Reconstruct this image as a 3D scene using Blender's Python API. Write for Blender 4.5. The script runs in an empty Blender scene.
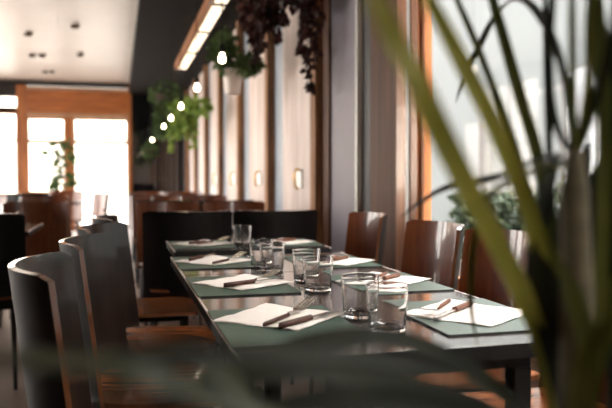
import bpy, bmesh, math, random
from mathutils import Vector, Matrix

random.seed(7)
SC = bpy.context.scene
COL = SC.collection
PI = math.pi
R = math.radians

# ------------------------------------------------------------------ materials
def new_mat(name):
    m = bpy.data.materials.new(name)
    m.use_nodes = True
    nt = m.node_tree
    b = nt.nodes['Principled BSDF']
    return m, nt, b

def plain(name, col, rough=0.5, metal=0.0, coat=0.0, coat_rough=0.1, spec=0.5, noise=0.0, nscale=20.0, bump=0.0):
    m, nt, b = new_mat(name)
    b.inputs['Base Color'].default_value = (*col, 1)
    b.inputs['Roughness'].default_value = rough
    b.inputs['Metallic'].default_value = metal
    b.inputs['Coat Weight'].default_value = coat
    b.inputs['Coat Roughness'].default_value = coat_rough
    b.inputs['Specular IOR Level'].default_value = spec
    if noise or bump:
        tc = nt.nodes.new('ShaderNodeTexCoord')
        n = nt.nodes.new('ShaderNodeTexNoise')
        n.inputs['Scale'].default_value = nscale
        n.inputs['Detail'].default_value = 6
        nt.links.new(tc.outputs['Object'], n.inputs['Vector'])
        if noise:
            r = nt.nodes.new('ShaderNodeValToRGB')
            r.color_ramp.elements[0].position = 0.3
            r.color_ramp.elements[1].position = 0.7
            r.color_ramp.elements[0].color = (*[c * (1 - noise) for c in col], 1)
            r.color_ramp.elements[1].color = (*[min(1, c * (1 + noise)) for c in col], 1)
            nt.links.new(n.outputs['Fac'], r.inputs['Fac'])
            nt.links.new(r.outputs['Color'], b.inputs['Base Color'])
        if bump:
            bp = nt.nodes.new('ShaderNodeBump')
            bp.inputs['Strength'].default_value = bump
            bp.inputs['Distance'].default_value = 0.005
            nt.links.new(n.outputs['Fac'], bp.inputs['Height'])
            nt.links.new(bp.outputs['Normal'], b.inputs['Normal'])
    return m

def wood(name, dark, light, scale=(30, 3, 3), rough=0.35, coat=0.0, coat_rough=0.08, bump=0.0, lo=0.35, hi=0.65, nscale=1.0, spec=0.5):
    """grain: noise stretched along the axis with the smallest scale"""
    m, nt, b = new_mat(name)
    tc = nt.nodes.new('ShaderNodeTexCoord')
    mp = nt.nodes.new('ShaderNodeMapping')
    mp.inputs['Scale'].default_value = scale
    n = nt.nodes.new('ShaderNodeTexNoise')
    n.inputs['Scale'].default_value = nscale
    n.inputs['Detail'].default_value = 8
    n.inputs['Roughness'].default_value = 0.6
    n.inputs['Distortion'].default_value = 0.4
    r = nt.nodes.new('ShaderNodeValToRGB')
    r.color_ramp.elements[0].position = lo
    r.color_ramp.elements[1].position = hi
    r.color_ramp.elements[0].color = (*dark, 1)
    r.color_ramp.elements[1].color = (*light, 1)
    nt.links.new(tc.outputs['Object'], mp.inputs['Vector'])
    nt.links.new(mp.outputs['Vector'], n.inputs['Vector'])
    nt.links.new(n.outputs['Fac'], r.inputs['Fac'])
    nt.links.new(r.outputs['Color'], b.inputs['Base Color'])
    b.inputs['Roughness'].default_value = rough
    b.inputs['Coat Weight'].default_value = coat
    b.inputs['Coat Roughness'].default_value = coat_rough
    b.inputs['Specular IOR Level'].default_value = spec
    if bump:
        bp = nt.nodes.new('ShaderNodeBump')
        bp.inputs['Strength'].default_value = bump
        bp.inputs['Distance'].default_value = 0.006
        nt.links.new(n.outputs['Fac'], bp.inputs['Height'])
        nt.links.new(bp.outputs['Normal'], b.inputs['Normal'])
    return m

def emit(name, col, strength):
    m, nt, b = new_mat(name)
    b.inputs['Base Color'].default_value = (*col, 1)
    b.inputs['Emission Color'].default_value = (*col, 1)
    b.inputs['Emission Strength'].default_value = strength
    return m

def pane_mat(name, tint=(1, 1, 1), refl=0.06):
    m = bpy.data.materials.new(name)
    m.use_nodes = True
    nt = m.node_tree
    nt.nodes.clear()
    out = nt.nodes.new('ShaderNodeOutputMaterial')
    mix = nt.nodes.new('ShaderNodeMixShader')
    tr = nt.nodes.new('ShaderNodeBsdfTransparent')
    gl = nt.nodes.new('ShaderNodeBsdfGlossy')
    lw = nt.nodes.new('ShaderNodeLayerWeight')
    lw.inputs['Blend'].default_value = 0.5
    pw = nt.nodes.new('ShaderNodeMath'); pw.operation = 'POWER'
    pw.inputs[1].default_value = 10.0
    fr = nt.nodes.new('ShaderNodeMath'); fr.operation = 'MULTIPLY_ADD'
    fr.inputs[1].default_value = 0.9
    fr.inputs[2].default_value = 0.035
    nt.links.new(lw.outputs['Facing'], pw.inputs[0])
    nt.links.new(pw.outputs[0], fr.inputs[0])
    tr.inputs['Color'].default_value = (*tint, 1)
    gl.inputs['Roughness'].default_value = 0.02
    nt.links.new(fr.outputs[0], mix.inputs['Fac'])
    nt.links.new(tr.outputs['BSDF'], mix.inputs[1])
    nt.links.new(gl.outputs['BSDF'], mix.inputs[2])
    nt.links.new(mix.outputs['Shader'], out.inputs['Surface'])
    return m

def leaf_mat(name, dark, light, rough=0.45, trans=0.25, nscale=6):
    m, nt, b = new_mat(name)
    tc = nt.nodes.new('ShaderNodeTexCoord')
    n = nt.nodes.new('ShaderNodeTexNoise')
    n.inputs['Scale'].default_value = nscale
    n.inputs['Detail'].default_value = 4
    r = nt.nodes.new('ShaderNodeValToRGB')
    r.color_ramp.elements[0].position = 0.35
    r.color_ramp.elements[1].position = 0.65
    r.color_ramp.elements[0].color = (*dark, 1)
    r.color_ramp.elements[1].color = (*light, 1)
    nt.links.new(tc.outputs['Object'], n.inputs['Vector'])
    nt.links.new(n.outputs['Fac'], r.inputs['Fac'])
    nt.links.new(r.outputs['Color'], b.inputs['Base Color'])
    b.inputs['Roughness'].default_value = rough
    b.inputs['Specular IOR Level'].default_value = 0.25
    tl = nt.nodes.new('ShaderNodeBsdfTranslucent')
    nt.links.new(r.outputs['Color'], tl.inputs['Color'])
    mx = nt.nodes.new('ShaderNodeMixShader')
    mx.inputs['Fac'].default_value = trans
    nt.links.new(b.outputs['BSDF'], mx.inputs[1])
    nt.links.new(tl.outputs['BSDF'], mx.inputs[2])
    nt.links.new(mx.outputs['Shader'], nt.nodes['Material Output'].inputs['Surface'])
    return m

M = {}
M['walnut'] = wood('walnut_veneer', (0.075, 0.019, 0.005), (0.20, 0.055, 0.015), scale=(40, 40, 2.5), rough=0.4, coat=0.6, coat_rough=0.08, lo=0.25, hi=0.75, spec=0.3)
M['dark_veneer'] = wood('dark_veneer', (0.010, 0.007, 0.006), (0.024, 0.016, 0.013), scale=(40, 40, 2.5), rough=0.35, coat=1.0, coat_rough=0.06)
M['seat_wood'] = wood('seat_veneer', (0.28, 0.085, 0.026), (0.58, 0.21, 0.075), scale=(3, 40, 40), rough=0.24, coat=1.0, coat_rough=0.1)
M['ply_edge'] = plain('ply_edge', (0.14, 0.055, 0.025), 0.2, coat=1.0, coat_rough=0.03, noise=0.1, nscale=25)
M['black_stain'] = plain('black_stain', (0.006, 0.005, 0.005), 0.45, noise=0.3, nscale=30, spec=0.2)
M['black_metal'] = plain('black_metal', (0.008, 0.0075, 0.0075), 0.6, noise=0.3, nscale=50, spec=0.2)
M['table_top'] = wood('table_laminate', (0.030, 0.022, 0.019), (0.060, 0.044, 0.038), scale=(30, 2, 10), rough=0.2, coat=1.0, coat_rough=0.10)
M['table_edge'] = plain('table_edge', (0.75, 0.66, 0.62), 0.35, noise=0.1)
M['mat'] = plain('green_mat', (0.050, 0.095, 0.072), 0.45, noise=0.12, nscale=90, bump=0.08)
M['mat_edge'] = plain('mat_edge', (0.012, 0.013, 0.012), 0.6, noise=0.2)
M['napkin'] = plain('paper_napkin', (0.90, 0.845, 0.80), 0.85, noise=0.03, nscale=40, bump=0.15)
M['handle'] = wood('handle_wood', (0.030, 0.009, 0.005), (0.075, 0.024, 0.013), scale=(40, 40, 40), rough=0.5, spec=0.25)
M['handle_pale'] = wood('handle_wood_pale', (0.12, 0.05, 0.03), (0.22, 0.095, 0.06), scale=(40, 40, 40), rough=0.5, spec=0.25)
M['steel'] = plain('cutlery_steel', (0.62, 0.60, 0.58), 0.25, metal=1.0, noise=0.05)
m, nt, b = new_mat('tumbler_glass')
b.inputs['Transmission Weight'].default_value = 1.0
b.inputs['Roughness'].default_value = 0.0
b.inputs['IOR'].default_value = 1.36
b.inputs['Base Color'].default_value = (1, 1, 1, 1)
M['glass'] = m
M['pane'] = pane_mat('window_pane')
M['copper_wood'] = wood('copper_wood', (0.28, 0.085, 0.020), (0.52, 0.19, 0.05), scale=(14, 14, 1.2), rough=0.35, coat=0.3)
M['copper_panel'] = wood('copper_panel', (0.32, 0.095, 0.022), (0.48, 0.16, 0.04), scale=(2, 14, 14), rough=0.3, coat=0.3)
M['brown_wood'] = wood('brown_wood', (0.055, 0.020, 0.009), (0.115, 0.044, 0.020), scale=(20, 20, 1.0), rough=0.6, spec=0.2)
M['old_timber'] = wood('old_timber', (0.10, 0.042, 0.018), (0.46, 0.215, 0.095), scale=(22, 22, 2.0), rough=0.75, bump=0.6, lo=0.3, hi=0.72)
M['whitewash'] = wood('whitewashed_wood', (0.42, 0.32, 0.28), (0.66, 0.56, 0.51), scale=(20, 9, 0.8), rough=0.6, bump=0.2, lo=0.3, hi=0.6)
M['blue_grey'] = plain('blue_grey_paint', (0.30, 0.34, 0.39), 0.5, noise=0.08, nscale=6)
M['lavender'] = plain('lavender_paint', (0.22, 0.20, 0.235), 0.5, noise=0.06, nscale=4, spec=0.3)
M['white_trim'] = plain('white_trim', (0.75, 0.76, 0.74), 0.4, noise=0.03)
M['black_paint'] = plain('black_paint', (0.010, 0.009, 0.009), 0.55, noise=0.3, nscale=5)
M['dark_glass'] = plain('dark_glass', (0.004, 0.004, 0.005), 0.01, noise=0.2, nscale=3, spec=1.0)
M['bulkhead'] = plain('bulkhead_paint', (0.006, 0.0042, 0.0032), 0.85, spec=0.1, noise=0.35, nscale=3)
M['ceiling'] = plain('ceiling_paint', (0.52, 0.48, 0.44), 0.4, noise=0.03, nscale=2, spec=0.3)
M['wall_paint'] = plain('wall_paint', (0.50, 0.42, 0.36), 0.7, noise=0.05, nscale=4)
M['floor'] = plain('floor_concrete', (0.13, 0.088, 0.068), 0.4, noise=0.18, nscale=3)
M['sill_wood'] = wood('sill_wood', (0.38, 0.22, 0.13), (0.55, 0.34, 0.21), scale=(8, 2, 20), rough=0.5)
M['bulb'] = emit('lit_bulb', (1.0, 0.82, 0.56), 12)
M['diffuser'] = emit('lit_diffuser', (1.0, 0.83, 0.62), 1.1)
M['terracotta_white'] = plain('white_pot', (0.88, 0.80, 0.75), 0.5, noise=0.05)
M['wicker'] = wood('wicker', (0.03, 0.018, 0.012), (0.10, 0.055, 0.03), scale=(60, 60, 60), rough=0.7)
M['planter'] = plain('planter_clay', (0.09, 0.07, 0.06), 0.7, noise=0.2)
M['soil'] = plain('soil', (0.02, 0.014, 0.010), 0.95, noise=0.4, nscale=60, bump=0.5)
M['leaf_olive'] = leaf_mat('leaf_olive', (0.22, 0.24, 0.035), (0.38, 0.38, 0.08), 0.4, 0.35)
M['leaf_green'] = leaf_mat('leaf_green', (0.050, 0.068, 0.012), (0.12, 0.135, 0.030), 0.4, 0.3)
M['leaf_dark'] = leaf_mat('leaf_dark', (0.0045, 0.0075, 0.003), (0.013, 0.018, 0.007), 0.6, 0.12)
M['leaf_lit_tint'] = leaf_mat('leaf_lit_tint', (0.05, 0.062, 0.038), (0.12, 0.125, 0.085), 0.35, 0.2)  # palm leaves catching light: the brightness is put into this paler colour
M['leaf_bush'] = leaf_mat('leaf_bush', (0.030, 0.060, 0.018), (0.10, 0.16, 0.05), 0.5, 0.3, 12)
M['leaf_lime'] = leaf_mat('leaf_lime', (0.10, 0.20, 0.025), (0.36, 0.48, 0.12), 0.5, 0.35, 12)
M['leaf_red'] = leaf_mat('leaf_red', (0.020, 0.012, 0.010), (0.075, 0.024, 0.022), 0.6, 0.2, 12)
M['leaf_rust'] = leaf_mat('leaf_rust', (0.03, 0.018, 0.008), (0.16, 0.065, 0.02), 0.6, 0.2, 12)
M['cane'] = wood('cane_bark', (0.055, 0.05, 0.026), (0.115, 0.10, 0.058), scale=(8, 8, 40), rough=0.8)
M['brass'] = plain('brass', (0.70, 0.42, 0.14), 0.3, metal=1.0, noise=0.05)
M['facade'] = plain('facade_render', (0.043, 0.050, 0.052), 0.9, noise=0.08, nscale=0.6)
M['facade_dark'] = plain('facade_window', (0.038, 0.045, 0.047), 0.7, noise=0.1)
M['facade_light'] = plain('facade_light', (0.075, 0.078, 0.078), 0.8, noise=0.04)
M['facade_far'] = plain('far_render', (0.72, 0.66, 0.58), 0.9, noise=0.08, nscale=0.5)
M['far_dark'] = plain('far_window', (0.40, 0.36, 0.32), 0.5, noise=0.1)
M['pavement'] = plain('pavement', (0.55, 0.52, 0.48), 0.9, noise=0.1, nscale=1)
M['hedge'] = leaf_mat('hedge_leaf', (0.012, 0.022, 0.012), (0.045, 0.065, 0.035), 0.6, 0.15, 8)

# ------------------------------------------------------------------ helpers
def link(o):
    COL.objects.link(o)
    return o

def obj(name, bm, mats, parent=None, smooth=False, angle=None, recalc=True):
    if recalc:
        bmesh.ops.recalc_face_normals(bm, faces=bm.faces)
    me = bpy.data.meshes.new(name)
    bm.to_mesh(me)
    bm.free()
    if not isinstance(mats, (list, tuple)):
        mats = [mats]
    for mm in mats:
        me.materials.append(mm)
    o = link(bpy.data.objects.new(name, me))
    if parent is not None:
        o.parent = parent
    if smooth:
        for p in me.polygons:
            p.use_smooth = True
        if angle:
            me.set_sharp_from_angle(angle=R(angle))
    return o

def tag(o, label, cat, group=None, kind=None):
    o['label'] = label
    o['category'] = cat
    if group:
        o['group'] = group
    if kind:
        o['kind'] = kind
    return o

def thing(name, label, cat, loc=(0, 0, 0), rz=0.0, group=None):
    o = link(bpy.data.objects.new(name, None))
    o.empty_display_size = 0.1
    o.location = loc
    o.rotation_euler = (0, 0, rz)
    return tag(o, label, cat, group)

def dup(root, loc, rz, label, group=None):
    r = root.copy()
    COL.objects.link(r)
    r.location = loc
    r.rotation_euler = (root.rotation_euler[0], root.rotation_euler[1], rz)
    r['label'] = label
    if group:
        r['group'] = group
    for ch in list(root.children):
        c = ch.copy()
        COL.objects.link(c)
        c.parent = r
        for g in list(ch.children):
            d = g.copy()
            COL.objects.link(d)
            d.parent = c
    return r

def struct(name, bm, mats, parent=None, **k):
    o = obj(name, bm, mats, parent, **k)
    if parent is None:
        o['kind'] = 'structure'
    return o

def box(bm, x0, x1, y0, y1, z0, z1, bevel=0.0, mi=0):
    r = bmesh.ops.create_cube(bm, size=1.0)
    vs = r['verts']
    for v in vs:
        v.co.x = x0 + (v.co.x + 0.5) * (x1 - x0)
        v.co.y = y0 + (v.co.y + 0.5) * (y1 - y0)
        v.co.z = z0 + (v.co.z + 0.5) * (z1 - z0)
    fs = set(f for v in vs for f in v.link_faces)
    for f in fs:
        f.material_index = mi
    if bevel:
        es = list(set(e for v in vs for e in v.link_edges))
        bmesh.ops.bevel(bm, geom=es, offset=bevel, segments=2, profile=0.7, affect='EDGES')
    return bm

def bxm(*a, **k):
    return box(bmesh.new(), *a, **k)

def lathe(bm, prof, n=32, c=(0, 0, 0), closed=False, mi=0):
    rings = []
    for (r, z) in prof:
        if r < 1e-6:
            rings.append([bm.verts.new((c[0], c[1], c[2] + z))])
        else:
            rings.append([bm.verts.new((c[0] + r * math.cos(2 * PI * i / n), c[1] + r * math.sin(2 * PI * i / n), c[2] + z)) for i in range(n)])
    pairs = list(zip(rings[:-1], rings[1:]))
    if closed:
        pairs.append((rings[-1], rings[0]))
    for a, b2 in pairs:
        for i in range(n):
            j = (i + 1) % n
            if len(a) == 1 and len(b2) == 1:
                continue
            if len(a) == 1:
                f = bm.faces.new((a[0], b2[i], b2[j]))
            elif len(b2) == 1:
                f = bm.faces.new((a[i], a[j], b2[0]))
            else:
                f = bm.faces.new((a[i], a[j], b2[j], b2[i]))
            f.material_index = mi
    return bm

def tube(bm, pts, rad, n=10, caps=True):
    pts = [Vector(p) for p in pts]
    rads = rad if isinstance(rad, (list, tuple)) else [rad] * len(pts)
    rings = []
    prev = None
    for i, p in enumerate(pts):
        t = (pts[min(i + 1, len(pts) - 1)] - pts[max(i - 1, 0)]).normalized()
        if prev is None:
            ref = Vector((0, 0, 1)) if abs(t.z) < 0.9 else Vector((1, 0, 0))
            a = t.cross(ref).normalized()
        else:
            a = (prev - t * prev.dot(t)).normalized()
        prev = a
        b2 = t.cross(a)
        rings.append([bm.verts.new(p + (a * math.cos(2 * PI * k / n) + b2 * math.sin(2 * PI * k / n)) * rads[i]) for k in range(n)])
    for a, b2 in zip(rings[:-1], rings[1:]):
        for k in range(n):
            bm.faces.new((a[k], a[(k + 1) % n], b2[(k + 1) % n], b2[k]))
    if caps:
        bm.faces.new(rings[0][::-1])
        bm.faces.new(rings[-1])
    return bm

def catmull(pts, per=6):
    P = [Vector(p) for p in pts]
    P = [P[0] * 2 - P[1]] + P + [P[-1] * 2 - P[-2]]
    out = []
    for i in range(1, len(P) - 2):
        p0, p1, p2, p3 = P[i - 1:i + 3]
        for k in range(per):
            t = k / per
            out.append(0.5 * ((2 * p1) + (-p0 + p2) * t + (2 * p0 - 5 * p1 + 4 * p2 - p3) * t * t + (-p0 + 3 * p1 - 3 * p2 + p3) * t ** 3))
    out.append(P[-2])
    return out

# ------------------------------------------------------------------ camera (0,0,1.05)
CH = 1.05
cam_d = bpy.data.cameras.new('camera')
cam = link(bpy.data.objects.new('camera', cam_d))
yaw, pitch = R(14.657), R(2.0025)
fw = Vector((math.sin(yaw) * math.cos(pitch), math.cos(yaw) * math.cos(pitch), -math.sin(pitch)))
cam.location = (0, 0, CH)
cam.rotation_euler = fw.to_track_quat('-Z', 'Y').to_euler()
cam_d.sensor_width = 36
cam_d.lens = 715 / 612 * 36
cam_d.clip_start = 0.02
cam_d.clip_end = 300
cam_d.dof.use_dof = True
cam_d.dof.focus_distance = 1.78
cam_d.dof.aperture_fstop = 3.0
SC.camera = cam

# ------------------------------------------------------------------ room shell
XW, YB, ZC = 1.45, 16.4, 3.15
XL, YF = -4.2, -1.7
struct('floor', bxm(XL, XW + 0.3, YF, YB, -0.1, 0), M['floor'])
struct('ceiling', bxm(XL, XW + 0.3, YF, YB, ZC, ZC + 0.1), M['ceiling'])
# dropped dark bulkhead running along the right wall
struct('ceiling_bulkhead', bxm(0.24, XW, 3.2, YB - 0.02, 2.93, ZC), M['bulkhead'])

# right wall: base, head and solid part beyond the window
bm = bmesh.new()
box(bm, XW, XW + 0.25, YF, 3.27, 0, 0.56)
box(bm, XW, XW + 0.25, YF, 3.27, 2.75, ZC)
struct('wall_right', bm, [M['sill_wood']])
struct('wall_right_end', bxm(XW, XW + 0.25, 4.27, YB, 0, ZC), M['blue_grey'])

def window(n, name_parent_bm, frame_mat, panes, axis):
    w = struct('window_%d' % n, name_parent_bm, frame_mat)
    for (a0, a1, z0, z1, c) in panes:
        if axis == 'x':   # plane of constant x
            obj('pane', bxm(c, c + 0.008, a0, a1, z0, z1), M['pane'], w)
        else:
            obj('pane', bxm(a0, a1, c, c + 0.008, z0, z1), M['pane'], w)
    return w

def grille(axis, c0, c1, us, z0, z1, t, zs=()):
    """frame bars: verticals centred at us, rails at z0,z1 and zs"""
    bm = bmesh.new()
    def b(u0, u1, a, b2):
        if axis == 'x':
            box(bm, c0, c1, u0, u1, a, b2)
        else:
            box(bm, u0, u1, c0, c1, a, b2)
    for u in us:
        b(u - t / 2, u + t / 2, z0, z1)
    b(us[0], us[-1], z0 - 0.0, z0 + t)
    b(us[0], us[-1], z1 - t, z1)
    for z in zs:
        b(us[0], us[-1], z - t / 2, z + t / 2)
    return bm

# big window beside the tables
window(1, grille('x', XW + 0.0, XW + 0.04, [YF + 0.03, 0.2, 3.28], 0.56, 2.75, 0.05), M['copper_wood'],
       [(YF, 0.2, 0.57, 2.74, XW + 0.015), (0.2, 3.28, 0.57, 2.74, XW + 0.015)], 'x')
# copper post with its bright strip, brown panel, black strip, lavender door
bm = bxm(XW - 0.02, XW + 0.03, 3.30, 3.57, 0, ZC, 0.004)
t1 = struct('trim_1', bm, M['copper_wood'])
obj('strip', bxm(XW - 0.026, XW - 0.02, 3.385, 3.425, 0, ZC), M['white_trim'], t1)
struct('trim_2', bxm(XW, XW + 0.12, 3.57, 4.03, 0, ZC), M['brown_wood'])
struct('trim_3', bxm(XW + 0.02, XW + 0.14, 4.03, 4.235, 0, ZC), M['black_paint'])
struct('trim_4', bxm(XW - 0.015, XW + 0.10, 4.235, 4.268, 0, ZC), M['white_trim'])
d1 = struct('door_1', bxm(XW - 0.012, XW - 0.001, 4.27, 4.80, 0.02, ZC - 0.25), M['lavender'])
struct('trim_5', bxm(XW - 0.03, XW - 0.001, 4.80, 4.94, 0, ZC), M['brown_wood'])
# timber posts and whitewashed panels
k = 6
for i in range(7):
    y = 5.0 + 1.72 * i
    struct('trim_%d' % k, bxm(XW - 0.075, XW - 0.001, y, y + 0.14, 0, 2.93, 0.006), M['old_timber'])
    k += 1
    if y + 1.4 < YB:
        struct('trim_%d' % k, bxm(XW - 0.022, XW - 0.001, y + 0.14, min(y + 1.28, YB - 0.02), 0.0, 2.93), M['whitewash'])
        k += 1

# back wall with its copper framed shop front
bm = bmesh.new()
box(bm, XL, 0.22, YB, YB + 0.2, 3.06, ZC)
struct('wall_back', bm, M['black_paint'])
struct('wall_back_dark', bxm(0.28, XW + 0.25, YB - 0.02, YB + 0.2, 0, ZC), M['dark_glass'])
trimn = 30
def cw(x0, x1, z0, z1, m=M['copper_wood'], y0=YB - 0.06, y1=YB + 0.12):
    global trimn
    struct('trim_%d' % trimn, bxm(x0, x1, y0, y1, z0, z1, 0.004), m)
    trimn += 1
cw(-2.10, -1.885, 0, 3.06)
cw(-1.13, -0.965, 0, 2.40)
cw(0.215, 0.285, 0, ZC)
cw(-1.885, 0.215, 2.38, 2.47, M['sill_wood'])
cw(-1.885, 0.215, 2.47, 2.96, M['copper_panel'], YB - 0.03, YB + 0.1)
cw(-1.885, 0.215, 2.96, 3.03, M['sill_wood'])
cw(-1.885, -1.13, 0, 0.74, M['brown_wood'])
cw(XL, -2.10, 0, 0.70, M['brown_wood'])
cw(XL, -2.10, 2.48, 2.58, M['black_metal'])
cw(XL, -2.10, 2.80, 3.06, M['black_paint'])
window(2, grille('y', YB, YB + 0.05, [-1.885, -1.13], 0.74, 2.38, 0.05, (1.84, 1.87)), M['copper_wood'], [(-1.88, -1.13, 0.75, 2.38, YB + 0.02)], 'y')
window(3, grille('y', YB, YB + 0.05, [XL, -3.1, -2.10], 0.70, 2.48, 0.05, (1.86,)), M['copper_wood'], [(XL, -2.1, 0.70, 2.48, YB + 0.02), (XL, -2.1, 2.58, 2.8, YB + 0.02)], 'y')
d2 = struct('door_2', grille('y', YB, YB + 0.05, [-0.945, 0.195], 0.0, 2.38, 0.05, (1.84, 1.87, 0.25)), M['sill_wood'])
obj('pane', bxm(-0.945, 0.195, YB + 0.02, YB + 0.028, 0.02, 2.37), M['pane'], d2)
obj('handle', tube(bmesh.new(), [(-0.86, YB - 0.03, 0.85), (-0.86, YB - 0.06, 0.9), (-0.86, YB - 0.06, 1.25), (-0.86, YB - 0.03, 1.3)], 0.012), M['steel'], d2)

# left wall with four tall windows (lets the daylight in)
bm = bmesh.new()
box(bm, XL - 0.2, XL, YF, YB, 0, 0.12)
box(bm, XL - 0.2, XL, YF, YB, 2.9, ZC)
wins = [(6.3, 8.2), (8.7, 10.6), (11.2, 13.4)]
edges = [YF] + [e for w in wins for e in w] + [YB]
for a, b2 in zip(edges[0::2], edges[1::2]):
    box(bm, XL - 0.2, XL, a, b2, 0.12, 2.9)
struct('wall_left', bm, M['wall_paint'])
for n, (a, b2) in enumerate(wins):
    window(4 + n, grille('x', XL - 0.12, XL - 0.06, [a, (a + b2) / 2, b2], 0.12, 2.9, 0.05), M['copper_wood'], [(a, b2, 0.12, 2.9, XL - 0.1)], 'x')
struct('wall_front', bxm(XL, XW + 0.25, YF - 0.2, YF, 0, ZC), M['wall_paint'])

# ------------------------------------------------------------------ outside
o = struct('ground', bxm(-60, 80, -40, 120, -0.25, -0.12), M['pavement'])
fb = thing('building', 'pale grey blue building across the street seen through the side window', 'building', (8.0, 0, 0))
obj('wall', bxm(0, 3, -30, 45, -0.12, 9), M['facade'], fb)
for y in (3, 7.2, 11.4, 18.2, 22.4):
    for z in (0.9,):
        f = obj('window', bxm(-0.06, -0.001, y, y + 1.7, z, z + 1.9), M['facade_light'], fb)
        obj('pane', bxm(-0.075, -0.061, y + 0.1, y + 1.6, z + 0.1, z + 1.8), M['facade_dark'], f)
obj('pillar', bxm(-0.3, -0.001, 14.35, 15.0, -0.12, 2.3), M['facade_light'], fb)
far = thing('far_building', 'sunlit cream building far outside the back windows', 'building', (0, 50, 0))
obj('wall', bxm(-30, 22, 0, 4, -0.12, 12), M['facade_far'], far)
for x in (-11, -7.4, -4.4, -1.5, 1.6):
    f = obj('window', bxm(x, x + 1.2, -0.05, -0.001, 1.0, 3.0), M['far_dark'], far)
obj('ledge', bxm(-30, 22, -0.25, -0.001, 3.9, 4.15), M['far_dark'], far)

def leaf_cloud(bm, pts_fn, n, size, droop=0.3, mi=0):
    for _ in range(n):
        p, d = pts_fn()
        d = (Vector(d) + Vector((random.uniform(-.6, .6), random.uniform(-.6, .6), random.uniform(-.6, .4) - droop))).normalized()
        s = size * random.uniform(0.6, 1.3)
        side = d.cross(Vector((random.uniform(-1, 1), random.uniform(-1, 1), random.uniform(-.2, 1)))).normalized() * s * 0.36
        up = side.cross(d).normalized() * s * 0.14
        p = Vector(p)
        a = bm.verts.new(p)
        m1 = bm.verts.new(p + d * s * 0.45 + up)
        l = bm.verts.new(p + d * s * 0.45 + side)
        r = bm.verts.new(p + d * s * 0.45 - side)
        t = bm.verts.new(p + d * s - up)
        for f in ((a, l, m1), (a, m1, r), (l, t, m1), (m1, t, r)):
            bm.faces.new(f).material_index = mi

for n, (y0, y1, h_) in enumerate(((1.2, 3.4, 1.05), (3.7, 5.6, 1.15), (6.0, 7.7, 0.95))):
    hg = bmesh.new()
    def fn(y0=y0, y1=y1, h_=h_):
        x = random.uniform(-0.35, 0.35); y = random.uniform(y0, y1); z = random.uniform(0.25, h_)
        face = random.random()
        if face < 0.5: x = -0.35
        elif face < 0.8: z = h_
        return (x + random.uniform(-.05, .05), y, z), (math.copysign(0.6, x) if x else 0, 0, 0.4)
    leaf_cloud(hg, fn, 1400, 0.12, 0.0)
    root = thing('hedge', ('dark clipped hedge outside the side window, the one nearest the camera', 'dark clipped hedge outside the side window, tallest of the three',
                           'dark clipped hedge outside the side window, lowest of the three and farthest off')[n], 'hedge', (4.2, 0, -0.12), 0, 'hedges along the pavement')
    obj('foliage', hg, M['hedge'], root, recalc=False)
    obj('planter', bxm(-0.36, 0.36, y0, y1, 0, 0.28, 0.01), M['planter'], root)

# ------------------------------------------------------------------ chairs
def chair_back_bm():
    bm = bmesh.new()
    NU, NV = 20, 10
    th = 0.013
    z0, z1, hw = 0.40, 0.88, 0.235
    F, B = [], []
    for j in range(NV + 1):
        rf, rb = [], []
        for i in range(NU + 1):
            s = -1 + 2 * i / NU
            y = hw * s
            # round the two upper corners
            edge = max(0.0, (abs(s) - 0.94) / 0.06)
            ztop = z1 - 0.010 * (1 - math.sqrt(max(0, 1 - edge ** 2)))
            v = j / NV
            z = z0 + (ztop - z0) * v
            w = y * (0.97 + 0.03 * v)
            x = -0.231 + 0.092 * abs(s) ** 2.3 - (z - 0.46) * 0.12
            nrm = Vector((1, -2.3 * 0.092 * math.copysign(abs(s) ** 1.3, s) / hw, 0.12)).normalized()
            p = Vector((x, w, z))
            rf.append(bm.verts.new(p + nrm * th / 2))
            rb.append(bm.verts.new(p - nrm * th / 2))
        F.append(rf); B.append(rb)
    def q(a, b2, c, d, mi):
        f = bm.faces.new((a, b2, c, d)); f.material_index = mi
    for j in range(NV):
        for i in range(NU):
            q(F[j][i], F[j][i + 1], F[j + 1][i + 1], F[j + 1][i], 0)
            q(B[j][i + 1], B[j][i], B[j + 1][i], B[j + 1][i + 1], 1)
    for i in range(NU):
        q(F[NV][i], F[NV][i + 1], B[NV][i + 1], B[NV][i], 2)
        q(F[0][i + 1], F[0][i], B[0][i], B[0][i + 1], 2)
    for j in range(NV):
        q(F[j][0], F[j + 1][0], B[j + 1][0], B[j][0], 2)
        q(F[j + 1][NU], F[j][NU], B[j][NU], B[j + 1][NU], 2)
    return bm

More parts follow.
